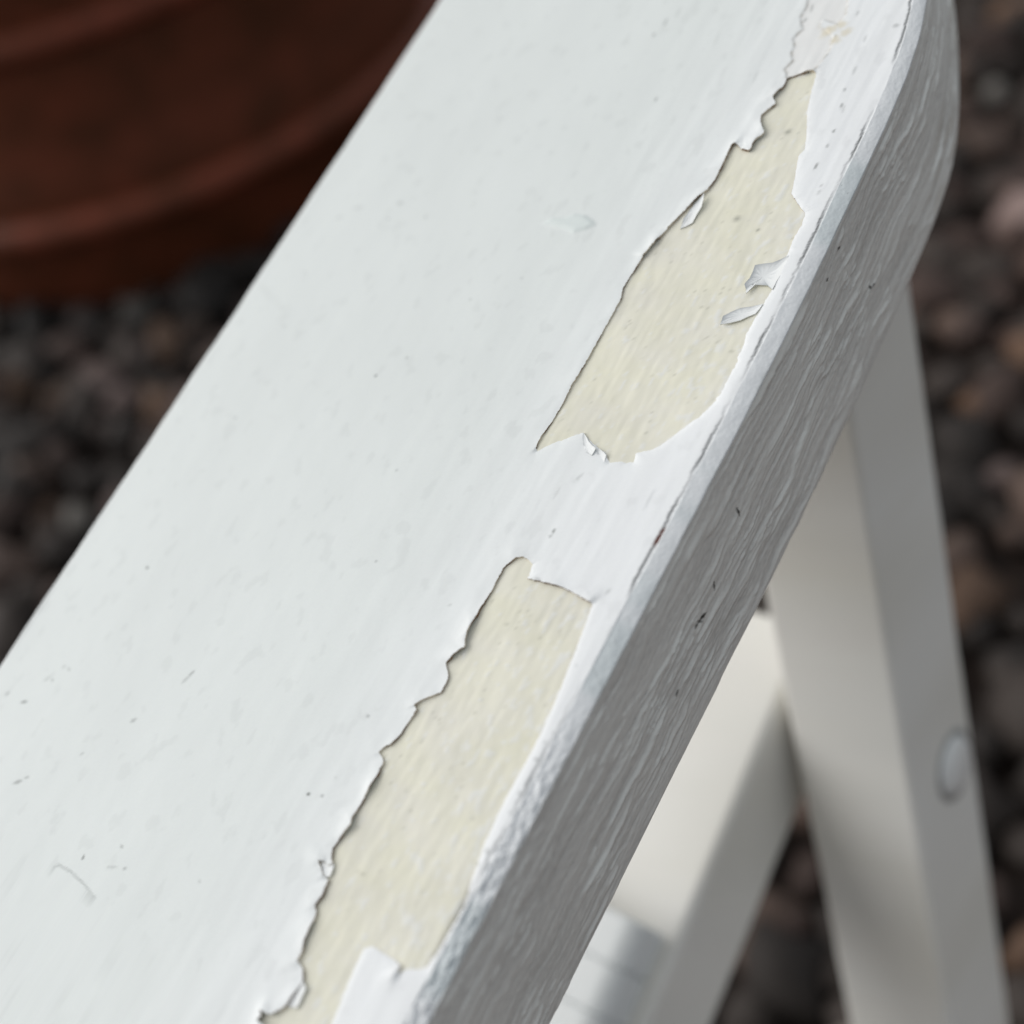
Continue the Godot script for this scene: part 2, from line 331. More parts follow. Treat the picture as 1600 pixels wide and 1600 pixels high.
	for m in [
		mark(18.93, -29.41, 0.48, 0.25, 76, 0.45),
		mark(23.74, -25.20, 0.29, 0.20, -2, 0.20),
		mark(3.43, -54.38, 0.60, 0.25, -4, 0.20),
		mark(-27.84, -52.60, 0.58, 0.30, -52, 0.40),
		mark(23.51, -56.82, 0.44, 0.20, -4, 0.18),
		mark(3.79, -13.79, 0.38, 0.25, 74, 0.15),
		mark(-47.40, 3.92, 0.53, 0.25, 82, 0.75),
		mark(-46.70, 6.25, 0.35, 0.20, 98, 0.25),
		mark(-72.43, -28.58, 0.75, 0.45, -17, 0.35),
		mark(-57.70, -60.63, 1.27, 0.35, 59, 0.38),
		mark(-58.01, -65.61, 0.79, 0.50, 26, 0.25),
		mark(-52.32, -58.78, 1.74, 0.50, 33, 0.14),
		mark(-49.32, -56.88, 0.75, 0.50, 11, 0.14),
		mark(-49.26, -55.39, 0.98, 0.20, 103, 0.16),
		mark(-52.21, -57.51, 0.67, 0.25, 96, 0.20),
		mark(-40.09, -29.48, 1.23, 0.45, 19, 0.22),
		mark(-41.46, -29.95, 1.54, 0.60, 19, 0.14),
		mark(-51.10, -35.28, 1.12, 0.60, 39, 0.20),
		mark(-59.70, -41.36, 0.80, 0.45, 39, 0.13),
		mark(-68.91, -50.86, 1.65, 0.60, 50, 0.25),
		mark(-67.54, -49.58, 0.87, 0.40, 67, 0.20),
		mark(-79.09, -40.16, 0.69, 0.35, 65, 0.30),
		mark(-80.11, -42.84, 1.40, 0.60, 53, 0.22),
		mark(-76.78, -37.56, 0.72, 0.45, 26, 0.15),
		mark(-67.92, -22.74, 0.68, 0.30, 87, 0.18),
		mark(-70.20, -19.79, 0.63, 0.35, 65, 0.20),
		mark(-71.12, -22.23, 1.90, 0.30, 65, 0.10),
		mark(-85.71, -16.95, 0.62, 1.10, -31, 0.24),
		mark(-86.81, -31.68, 0.53, 0.30, 64, 0.20),
		mark(-76.85, -0.94, 0.68, 0.40, 63, 0.16),
		mark(-77.43, 4.18, 0.44, 0.25, 63, 0.12),
		mark(-65.74, -5.54, 0.59, 0.30, 65, 0.12),
		mark(51.66, -57.37, 2.19, 0.60, 70, 0.10),
		mark(54.21, -47.99, 1.38, 0.70, 81, 0.14),
		mark(48.78, -60.59, 1.36, 0.40, 58, 0.14),
		mark(50.45, -48.41, 0.61, 0.30, 81, 0.16),
		mark(52.12, -39.97, 0.73, 0.25, 112, 0.15),
		mark(79.25, -65.16, 0.68, 0.25, 85, 0.14),
		mark(98.77, -64.81, 0.86, 0.35, 87, 0.10),
		mark(35.57, -60.56, 0.51, 0.35, -37, 0.16),
		mark(37.44, -19.49, 0.53, 0.30, 78, 0.12),
		mark(43.51, -11.79, 0.38, 0.30, 79, 0.14),
		mark(72.53, 19.24, 0.45, 0.35, 82, 1.00),
		mark(70.72, 17.76, 0.81, 0.40, 1, 0.10),
		mark(51.74, 15.44, 0.67, 0.50, 79, 0.25),
		mark(54.48, 19.16, 0.33, 0.30, 80, 0.30),
		mark(53.76, 21.52, 0.38, 0.40, 80, 0.30),
		mark(52.40, 14.13, 0.56, 0.40, 80, 0.20),
		mark(68.85, 18.68, 0.67, 0.40, 82, 0.12),
		mark(2.63, 19.36, 0.71, 0.20, -10, 0.30),
		mark(1.72, 19.30, 0.61, 0.20, -10, 0.20),
		mark(-26.27, 46.01, 0.36, 0.30, 67, 0.10),
		mark(-13.55, 9.33, 0.66, 0.30, 71, 0.10),
		mark(103.31, 30.29, 0.97, 0.80, 87, 0.18),
		mark(63.35, 29.35, 3.50, 0.15, -6, 0.25),
		mark(57.10, 29.54, 2.29, 0.15, -6, 0.18),
		mark(-3.27, 32.57, 0.91, 0.15, 14, 0.14),
		mark(-33.60, 6.31, 0.33, 0.25, 68, 0.20),
		mark(-11.56, -7.61, 0.36, 0.20, 72, 0.15),
		mark(-43.47, 6.81, 0.33, 0.30, 67, 0.08),
		mark(-32.58, 14.31, 0.72, 0.50, 1, 0.20),
		mark(-28.47, 22.42, 0.41, 0.25, 68, 0.12),
		mark(-14.75, 33.60, 0.29, 0.25, 69, 0.10),
		mark(-24.47, 35.44, 0.45, 0.30, -20, 0.12),
		mark(22.73, 38.25, 0.49, 0.25, 3, 0.14),
		mark(12.05, 18.65, 1.44, 0.50, 26, 0.10),
		mark(8.53, 16.47, 2.00, 0.40, 1, 0.08),
		mark(11.92, 31.41, 2.92, 0.30, -0, 0.08),
		mark(-21.24, 32.41, 0.29, 0.30, 68, 0.10),
		mark(-45.87, 30.26, 1.24, 0.20, -10, 0.12),
		mark(-43.72, 30.23, 0.59, 0.20, -16, 0.18),
		mark(-53.22, 18.49, 0.87, 0.50, 47, 0.12),
		mark(-53.19, 24.62, 1.65, 0.50, -11, 0.07),
		mark(-5.11, 21.00, 1.11, 0.25, 90, 0.15),
		mark(-20.84, 32.17, 0.58, 0.35, 68, 0.10),
		mark(-9.72, 20.21, 0.42, 0.30, 71, 0.16),
		mark(-34.03, 26.61, 0.62, 0.20, 26, 0.10),
		mark(-26.12, 34.99, 0.33, 0.35, 68, 0.20),
		mark(-28.73, 35.01, 0.34, 0.30, 2, 0.30),
		mark(-33.74, 35.19, 0.38, 0.35, 3, 0.25),
		mark(-36.51, 35.35, 0.33, 0.30, 3, 0.20),
		mark(-42.38, 34.81, 0.42, 0.40, 14, 0.35),
		mark(-44.41, 34.43, 0.33, 0.30, 14, 0.35),
		mark(84.08, -6.16, 1.06, 0.30, -5, 0.20),
		mark(101.76, -13.54, 1.55, 0.30, -5, 0.25),
		mark(98.59, -14.36, 0.81, 0.45, -1, 0.25),
		mark(89.35, 27.47, 0.64, 0.20, -8, 0.20),
		mark(86.05, 28.38, 0.89, 0.20, -10, 0.25),
		mark(80.83, 29.39, 0.72, 0.25, -3, 0.30),
		mark(77.83, 29.64, 0.74, 0.20, -8, 0.20),
		mark(73.64, 29.55, 1.26, 0.30, -0, 0.30),
		mark(70.12, 32.04, 0.73, 0.30, 13, 0.15),
		mark(68.88, 32.28, 1.00, 0.25, 2, 0.12),
		mark(85.44, 28.99, 1.53, 0.25, -10, 0.12),
		mark(106.52, 13.64, 1.59, 0.20, -13, 0.20),
		mark(103.88, 13.65, 1.01, 0.20, 1, 0.22),
		mark(99.96, 20.89, 1.72, 0.20, -7, 0.22),
		mark(96.01, 21.05, 1.35, 0.20, 13, 0.20),
		mark(105.75, 22.47, 1.04, 0.20, -4, 0.15),
		mark(100.28, 26.24, 1.32, 0.25, -8, 0.12),
		mark(93.43, 27.34, 1.65, 0.25, -6, 0.14),
		mark(104.17, -12.05, 2.16, 0.30, -7, 0.10),
		mark(97.49, -19.71, 2.84, 0.40, -6, 0.07),
		mark(98.62, -1.14, 3.45, 0.40, -7, 0.07),
		mark(90.65, 10.42, 2.61, 0.30, -6, 0.07),
	]:
		stamp(colors, Color(0.20, 0.21, 0.20), m, TOP_ROWS, top_index, 1.0, jag_fine, vs)
	var bend: PackedVector2Array = PackedVector2Array([Vector2(-79.84, -34.42), Vector2(-77.43, -34.18), Vector2(-75.44, -32.26), Vector2(-75.18, -29.35), Vector2(-75.41, -25.68), Vector2(-76.10, -21.98), Vector2(-77.65, -19.32), Vector2(-79.37, -17.52), Vector2(-81.43, -16.52), Vector2(-83.35, -16.30), Vector2(-84.72, -16.60)])
	for k in bend.size() - 1:
		var a := bend[k]
		var b := bend[k + 1]
		stamp(colors, Color(0.22, 0.24, 0.23), mark((a.x + b.x) / 2, (a.y + b.y) / 2, a.distance_to(b) * 1.1, 0.5, rad_to_deg((b - a).angle()), 0.13), TOP_ROWS, top_index, 1.0, jag_fine, vs)
	var sand: PackedVector2Array = PackedVector2Array([Vector2(102.02, 19.49), Vector2(103.09, 20.76), Vector2(101.46, 22.30), Vector2(99.69, 21.13), Vector2(101.25, 18.67)])
	for p in sand:
		stamp(colors, Color(0.70, 0.63, 0.48), mark(p.x, p.y, 1.8, 1.5, p.x * 50.0, 0.28), TOP_ROWS, top_index, 1.0, jag, vs)
	var side_index := func(i: int, j: int) -> int: return (first_fine + i) * rows + side_first + j
	var hs := PackedFloat32Array()
	for j in range(side_first, rows - 1):
		hs.append(ph[j])
	for m in [
		mark(7.96, -16.33, 1.46, 0.25, 69, 0.90),
		mark(66.21, -19.47, 1.31, 0.20, -74, 0.80),
		mark(67.19, -20.07, 0.75, 0.15, -20, 0.60),
		mark(62.02, -4.05, 0.96, 0.40, -28, 0.70),
		mark(56.71, -5.02, 0.57, 0.30, -4, 0.60),
		mark(18.89, -12.35, 1.82, 0.20, -99, 0.60),
		mark(3.17, -17.52, 1.79, 0.70, -36, 0.45),
		mark(1.30, -17.09, 0.92, 0.40, -6, 0.40),
		mark(2.20, -17.35, 1.23, 0.25, -65, 0.40),
		mark(-8.37, -21.42, 0.96, 0.20, 15, 0.40),
		mark(-35.29, -35.41, 0.68, 0.30, 15, 0.60),
		mark(46.05, -3.38, 0.44, 0.20, -4, 0.15),
		mark(24.77, -10.22, 1.55, 0.20, -1, 0.12),
		mark(-12.09, -12.41, 1.41, 0.15, -2, 0.12),
	]:
		stamp(colors, Color(0.05, 0.05, 0.045), m, hs.size(), side_index, 0.0, jag_fine, hs)
	# bare red-brown wood where the arris was knocked
	for m in [mark(6.6, 35.75, 2.2, 0.6, 6, 1.0), mark(8.0, 35.8, 1.2, 0.5, 20, 0.8)]:
		stamp(colors, Color(0.13, 0.04, 0.025), m, TOP_ROWS, top_index, 1.0, jag_fine, vs)

	# faces: whole cells, and cells cut by the edge of a bare patch
	var index := PackedInt32Array()
	var wall_points := PackedVector3Array()
	var wall_colors := PackedColorArray()
	var wall_index := PackedInt32Array()
	for i in cols - 1:
		var fi := i - first_fine
		var fine := fi >= 0 and fi < FINE - 1
		for j in rows - 1:
			var a := i * rows + j
			var q := [a, a + rows, a + rows + 1, a + 1]
			var jj := j - top_first
			if not fine or jj < 0 or jj >= TOP_ROWS - 1:
				index.append_array([a, a + rows + 1, a + 1, a, a + rows, a + rows + 1])
				continue
			var k := fi * TOP_ROWS + jj
			var d := [sd[k], sd[k + TOP_ROWS], sd[k + TOP_ROWS + 1], sd[k + 1]]
			var inside := int(d[0] > 0) + int(d[1] > 0) + int(d[2] > 0) + int(d[3] > 0)
			if inside == 4:
				index.append_array([a, a + rows + 1, a + 1, a, a + rows, a + rows + 1])
				continue
			if inside == 0:
				continue
			var loop := PackedInt32Array()
			var cut := PackedInt32Array()
			for c in 4:
				var n := (c + 1) % 4
				if d[c] > 0:
					loop.append(q[c])
				if (d[c] > 0) != (d[n] > 0):
					var f: float = d[c] / (d[c] - d[n])
					var p := points[q[c]].lerp(points[q[n]], f)
					points.append(p)
					normals.append(normals[q[c]].lerp(normals[q[n]], f).normalized())
					colors.append(colors[q[c]].lerp(colors[q[n]], f))
					loop.append(points.size() - 1)
					cut.append(points.size() - 1)
			for c in range(1, loop.size() - 1):
				index.append_array([loop[0], loop[c], loop[c + 1]])
			for c in range(0, cut.size() - 1, 2):
				var p := points[cut[c]]
				var r := points[cut[c + 1]]
				var base := wall_points.size()
				var grime := clampf(0.5 + 1.5 * jag.get_noise_2d(p.x * 0.22, p.z * 0.22), 0.0, 1.0)
				var tint := Color(0.66, 0.59, 0.49).lerp(Color(0.22, 0.15, 0.10), grime)
				for w: Vector3 in [p, r]:
					var foot := w.y - FILM if w.y > CORE_TOP + FILM + 0.36 else CORE_TOP - 0.08
					wall_points.append(w)
					wall_points.append(Vector3(w.x, foot, w.z))
				for w in 4:
					wall_colors.append(tint)
				wall_index.append_array([base, base + 1, base + 2, base + 2, base + 1, base + 3])

	# the wooden board under its paint, cream where the white has come off
	var body := board_body()
	var wood := painted(0.62, 0.35)
	var arm := part("armrest", body, wood, chair, to_chair)
	tag(arm, "peeling white armrest with two long bare cream patches")
	var paint := painted(0.5, 0.4)
	var film := part("white_paint", arrays_mesh(points, normals, colors, index), paint, arm)
	tag(film, "white paint flaking along its right edge")
	var torn := painted(0.9, 0.2)
	part("torn_paint_edge", arrays_mesh(wall_points, PackedVector3Array(), wall_colors, wall_index), torn, arm)

	# loose flakes that still hang on
	var flake_paint := StandardMaterial3D.new()
	flake_paint.albedo_color = Color(0.80, 0.81, 0.805).linear_to_srgb()
	flake_paint.roughness = 0.5
	flake(PackedVector2Array([Vector2(65.43, 13.45), Vector2(62.87, 14.15), Vector2(59.80, 13.91), Vector2(58.33, 12.24), Vector2(60.39, 11.89), Vector2(63.29, 12.59)]), 0.10, 0.8, Vector2(1.0, 1.0), flake_paint, arm)
	flake(PackedVector2Array([Vector2(47.44, 32.75), Vector2(45.45, 32.41), Vector2(43.77, 30.71), Vector2(42.22, 28.02), Vector2(43.84, 27.66), Vector2(45.95, 29.63)]), 0.12, 0.55, Vector2(-1.0, -0.4), flake_paint, arm)
	flake(PackedVector2Array([Vector2(56.69, 32.71), Vector2(53.46, 33.14), Vector2(50.16, 33.08), Vector2(50.67, 31.96), Vector2(50.00, 29.20), Vector2(48.47, 29.50), Vector2(49.97, 28.43), Vector2(51.25, 28.70), Vector2(53.78, 28.36), Vector2(54.86, 30.83)]), 0.10, 0.55, Vector2(-0.6, -1.0), flake_paint, arm)
	flake(PackedVector2Array([Vector2(19.25, 15.22), Vector2(17.98, 17.04), Vector2(17.12, 18.98), Vector2(15.91, 18.83), Vector2(16.13, 17.13), Vector2(15.26, 16.54)]), 0.10, 0.5, Vector2(0.6, 1.0), flake_paint, arm)
	flake(PackedVector2Array([Vector2(-72.56, 18.55), Vector2(-70.60, 18.82), Vector2(-68.69, 19.14), Vector2(-69.32, 20.25), Vector2(-71.26, 20.35), Vector2(-72.06, 20.20)]), 0.06, 0.4, Vector2(0.4, 1.0), flake_paint, arm)
	flake(PackedVector2Array([Vector2(-54.43, 11.67), Vector2(-54.38, 13.07), Vector2(-53.81, 14.08), Vector2(-55.53, 14.58), Vector2(-55.96, 13.86)]), 0.06, 0.35, Vector2(-0.6, 1.0), flake_paint, arm)
	flake(PackedVector2Array([Vector2(17.40, 19.17), Vector2(16.58, 21.18), Vector2(15.47, 21.33), Vector2(15.66, 19.57)]), 0.08, 0.4, Vector2(1.0, 0.6), flake_paint, arm)


# A thin chip of paint over the bare patch, its free side (towards «lifted») standing up.
func flake(ring: PackedVector2Array, low: float, high: float, lifted: Vector2, material: Material, parent: Node) -> void:
	var st := SurfaceTool.new()
	st.begin(Mesh.PRIMITIVE_TRIANGLES)
	var centre := Vector2.ZERO
	var lo := 1e9
	var hi := -1e9
	var way := lifted.normalized()
	for p in ring:
		centre += p / ring.size()
		lo = minf(lo, p.dot(way))
		hi = maxf(hi, p.dot(way))
	var at := func(p: Vector2, drop: float) -> Vector3:
		var t := clampf((p.dot(way) - lo) / (hi - lo), 0.0, 1.0)
		return Vector3(p.x, CORE_TOP + low + 0.12 + (high - low) * t * t - drop, p.y)
	var smooth := PackedVector2Array()
	for k in ring.size():
		var a := ring[k]
		var b := ring[(k + 1) % ring.size()]
		smooth.append(a)
		smooth.append(a.lerp(b, 0.5) + (b - a).orthogonal() * 0.03 * (1.0 if k % 2 == 0 else -1.0))
	for drop: float in [0.0, 0.12]:
		for k in smooth.size():
			var a := smooth[k]
			var b := smooth[(k + 1) % smooth.size()]
			for tri in [[centre, a, centre.lerp(b, 0.5)], [centre.lerp(b, 0.5), a, b]]:
				for p: Vector2 in tri:
					st.add_vertex(at.call(p, drop))
	for k in smooth.size():
		var a := smooth[k]
		var b := smooth[(k + 1) % smooth.size()]
		for w: Vector3 in [at.call(a, 0.0), at.call(b, 0.0), at.call(a, 0.12), at.call(a, 0.12), at.call(b, 0.0), at.call(b, 0.12)]:
			st.add_vertex(w)
	st.generate_normals()
	part("paint_flake", st.commit(), material, parent)


func board_body() -> ArrayMesh:
	var points := PackedVector3Array()
	var normals := PackedVector3Array()
	var colors := PackedColorArray()
	var index := PackedInt32Array()
	var pv := PackedFloat32Array()
	var ph := PackedFloat32Array()
	for h: float in [-33.2, -1.5]:
		pv.append(-71.6); ph.append(h)
	var v := -70.6
	while v < -8.0:
		pv.append(v); ph.append(CORE_TOP); v += 6.0
	v = -6.0
	while v < 35.0:
		pv.append(v); ph.append(CORE_TOP); v += 0.4
	for w in [Vector2(35.4, -0.8), Vector2(36.9, -3.2), Vector2(36.9, -32.0), Vector2(36.0, -33.0), Vector2(-71.6, -33.2)]:
		pv.append(w.x); ph.append(w.y)
	var rows := pv.size()
	var cu := PackedInt32Array()
	for i in range(0, us.size(), 2):
		cu.append(i)
	var slow := noise(31, 0.06, 3)
	var blot := noise(32, 0.35, 3)
	var line := noise(33, 0.9, 3)
	var dent := noise(34, 0.5, 3)
	var cream := Color(0.768, 0.742, 0.630)
	for i in cu:
		var u := us[i]
		for j in rows:
			var y := place_v(pv[j], i)
			var up := 0.0
			var c := cream
			if absf(ph[j] - CORE_TOP) < 0.01:
				up = 0.06 * dent.get_noise_2d(u * 0.35, y) + 0.10 * slow.get_noise_2d(u, y) + 0.05 * line.get_noise_2d(u * 0.08, y)
				var tone := 1.0 + 0.05 * slow.get_noise_2d(u, y + 30.0) + 0.045 * blot.get_noise_2d(u * 0.4, y) + 0.05 * line.get_noise_2d(u * 0.06, y * 0.8)
				c = Color(cream.r * tone, cream.g * tone, cream.b * (tone + 0.05 * slow.get_noise_2d(u * 2.0 + 50.0, y)))
				var pit := line.get_noise_2d(u * 0.7 + 90.0, y * 0.9)
				c = c.lerp(Color(0.42, 0.41, 0.34), 0.45 * smoothstep(0.46, 0.60, pit) * smoothstep(-0.1, 0.3, slow.get_noise_2d(u * 2.0, y * 2.0 + 70.0)))
				var residue := blot.get_noise_2d(u * 0.8 + 20.0, y * 1.6) + 0.25 * smoothstep(16.0, 32.0, y)
				c = c.lerp(Color(0.79, 0.79, 0.77), 0.6 * smoothstep(0.42, 0.60, residue))
				up += 0.05 * smoothstep(0.42, 0.60, residue)
			points.append(Vector3(u, ph[j] + up, y))
			colors.append(c)
			normals.append(Vector3.UP)
	var cols := cu.size()
	for i in cols:
		for j in rows:
			var a := points[mini(i + 1, cols - 1) * rows + j] - points[maxi(i - 1, 0) * rows + j]
			var b := points[i * rows + mini(j + 1, rows - 1)] - points[i * rows + maxi(j - 1, 0)]
			normals[i * rows + j] = b.cross(a).normalized()
			if i < cols - 1 and j < rows - 1:
				var k := i * rows + j
				index.append_array([k, k + rows + 1, k + 1, k, k + rows, k + rows + 1])
	# specks in the bare patches
	for m: Array in [[80.0, 21.5, 0.5], [62.0, 21.0, 0.6], [60.5, 25.5, 0.3]]:
		for k in points.size():
			if absf(points[k].x - m[0]) < 1.0 and absf(points[k].z - m[1]) < 1.0 and points[k].y > -0.6:
				colors[k] = colors[k].lerp(Color(0.05, 0.06, 0.05), 0.5 * exp(-Vector2(points[k].x - m[0], points[k].z - m[1]).length_squared() / (m[2] * m[2])))
	return arrays_mesh(points, normals, colors, index)


# ---------------------------------------------------------------- plain timber below
# A bar with rounded edges between the planes y = 0 and y = -length, x and z from 0 to the given sizes; painted and a little uneven.
func bar(length: float, wide: float, deep: float, rounding: float, seed_value: int, stain: Color, stain_share: float, rings := 60) -> ArrayMesh:
	var n := noise(seed_value, 25.0, 3)
	var soft := noise(seed_value + 1, 60.0, 3)
	var profile := PackedVector2Array()
	var ways := PackedVector2Array()
	for c: Array in [[wide - rounding, deep - rounding, 0.0], [rounding, deep - rounding, 90.0], [rounding, rounding, 180.0], [wide - rounding, rounding, 270.0]]:
		for k in 5:
			var t := deg_to_rad(c[2] + k * 22.5)
			profile.append(Vector2(c[0] + rounding * cos(t), c[1] + rounding * sin(t)))
			ways.append(Vector2(cos(t), sin(t)))
	var points := PackedVector3Array()
	var normals := PackedVector3Array()
	var colors := PackedColorArray()
	var index := PackedInt32Array()
	var count := profile.size()
	for i in rings + 1:
		var y := -length * i / rings
		for k in count:
			var p := Vector3(profile[k].x, y, profile[k].y)
			var up := 0.0004 * n.get_noise_3d(p.x * 3.0, p.y, p.z * 3.0)
			var way := Vector3(ways[k].x, 0, ways[k].y)
			points.append(p + way * up)
			normals.append(way)
			var tone := 0.85 + 0.05 * soft.get_noise_3d(p.x * 2.0, p.y * 0.6, p.z * 2.0)
			colors.append(Color(tone, tone * 0.98, tone * 0.925).lerp(stain, stain_share * clampf(0.25 + 1.5 * n.get_noise_3d(p.x, p.y * 0.7 + 3.0, p.z), 0.0, 1.0)))
	for i in rings:
		for k in count:
			var a := i * count + k
			var b := i * count + (k + 1) % count
			index.append_array([a, b + count, b, a, a + count, b + count])
	for e in 2:
		var ring := e * rings * count
		var first := points.size()
		for k in count:
			points.append(points[ring + k])
			normals.append(Vector3.UP if e == 0 else Vector3.DOWN)
			colors.append(colors[ring + k])
		for k in range(1, count - 1):
			index.append_array([first, first + k, first + k + 1] if e == 0 else [first, first + k + 1, first + k])
	return arrays_mesh(points, normals, colors, index)


# A short batten with a rounded end, lying along +x, standing 0..tall in y, deep in z.
func batten_mesh(length: float, tall: float, deep: float) -> ArrayMesh:
	var st := SurfaceTool.new()
	st.begin(Mesh.PRIMITIVE_TRIANGLES)
	var r := tall * 0.55
	var profile := PackedVector2Array()
	profile.append(Vector2(0, 0))
	for k in 9:
		var t := k / 8.0 * PI / 2
		profile.append(Vector2(length - r + r * sin(t), tall - r + r * cos(t)))
	profile.append(Vector2(length, 0))
	profile.insert(1, Vector2(0, tall))
	var bevel := 0.0007
	var rows := [[0.0, bevel], [bevel, 0.0], [deep - bevel, 0.0], [deep, bevel]]
	var loops := []
	var middle := Vector2(length * 0.5, tall * 0.5)
	for row in rows:
		var l := PackedVector3Array()
		for p in profile:
			var q: Vector2 = p - (p - middle).sign() * (row[1] as float)
			l.append(Vector3(q.x, q.y, row[0]))
		loops.append(l)
	st.set_smooth_group(-1)
	for k in 3:
		for i in profile.size():
			var j := (i + 1) % profile.size()
			for w: Vector3 in [loops[k][i], loops[k + 1][j], loops[k][j], loops[k][i], loops[k + 1][i], loops[k + 1][j]]:
				st.add_vertex(w)
	for e in [0, 3]:
		for i in range(1, profile.size() - 1):
			var l: PackedVector3Array = loops[e]
			for w: Vector3 in [l[0], l[i], l[i + 1]]:
				st.add_vertex(w)
	st.generate_normals()
	return st.commit()


func lathe(profile: PackedVector2Array, segments: int) -> ArrayMesh:
	var st := SurfaceTool.new()
	st.begin(Mesh.PRIMITIVE_TRIANGLES)
	st.set_smooth_group(0)
	for s in segments:
		var a := TAU * s / segments
		var b := TAU * (s + 1) / segments
		for k in profile.size() - 1:
			var p := profile[k]
			var q := profile[k + 1]
			var w := [Vector3(p.x * cos(a), p.y, p.x * sin(a)), Vector3(q.x * cos(a), q.y, q.x * sin(a)), Vector3(q.x * cos(b), q.y, q.x * sin(b)), Vector3(p.x * cos(b), p.y, p.x * sin(b))]
			for c in [0, 1, 2, 0, 2, 3]:
				st.add_vertex(w[c])
	st.generate_normals()
	return st.commit()


func rounded(points: PackedVector2Array, times := 2) -> PackedVector2Array:
	var now := points
	for t in times:
		var next := PackedVector2Array([now[0]])
		for k in now.size() - 1:
			next.append(now[k].lerp(now[k + 1], 0.25))
			next.append(now[k].lerp(now[k + 1], 0.75))
		next.append(now[now.size() - 1])
		now = next
	return now


func stone_mesh(seed_value: int) -> ArrayMesh:
	var n := noise(seed_value, 0.55, 2)
	var st := SurfaceTool.new()
	st.begin(Mesh.PRIMITIVE_TRIANGLES)
	st.set_smooth_group(0)
	var corners := [Vector3.UP, Vector3.RIGHT, Vector3.BACK, Vector3.LEFT, Vector3.FORWARD, Vector3.DOWN]
	for f in [[0, 1, 2], [0, 2, 3], [0, 3, 4], [0, 4, 1], [5, 2, 1], [5, 3, 2], [5, 4, 3], [5, 1, 4]]:
		var a: Vector3 = corners[f[0]]
		var b: Vector3 = corners[f[1]]
		var c: Vector3 = corners[f[2]]
		var ab := ((a + b) / 2).normalized()
		var bc := ((b + c) / 2).normalized()
		var ca := ((c + a) / 2).normalized()
		for tri in [[a, ab, ca], [ab, b, bc], [ca, bc, c], [ab, bc, ca]]:
			for p: Vector3 in tri:
				var r := 0.5 * (1.0 + 0.75 * n.get_noise_3dv(p * 1.3))
				st.add_vertex(p * r * Vector3(1.0, 0.72, 0.85))
	st.generate_normals()
	return st.commit()


func stone_color() -> Color:
	var t := rng.randf()
	var c: Color
	if t < 0.42: c = Color(0.064, 0.048, 0.040)
	elif t < 0.64: c = Color(0.100, 0.062, 0.050)
	elif t < 0.77: c = Color(0.18, 0.118, 0.092)
	elif t < 0.88: c = Color(0.21, 0.12, 0.075)
	elif t < 0.95: c = Color(0.28, 0.20, 0.18)
	else: c = Color(0.30, 0.27, 0.24)
	return c * rng.randf_range(0.6, 1.15)


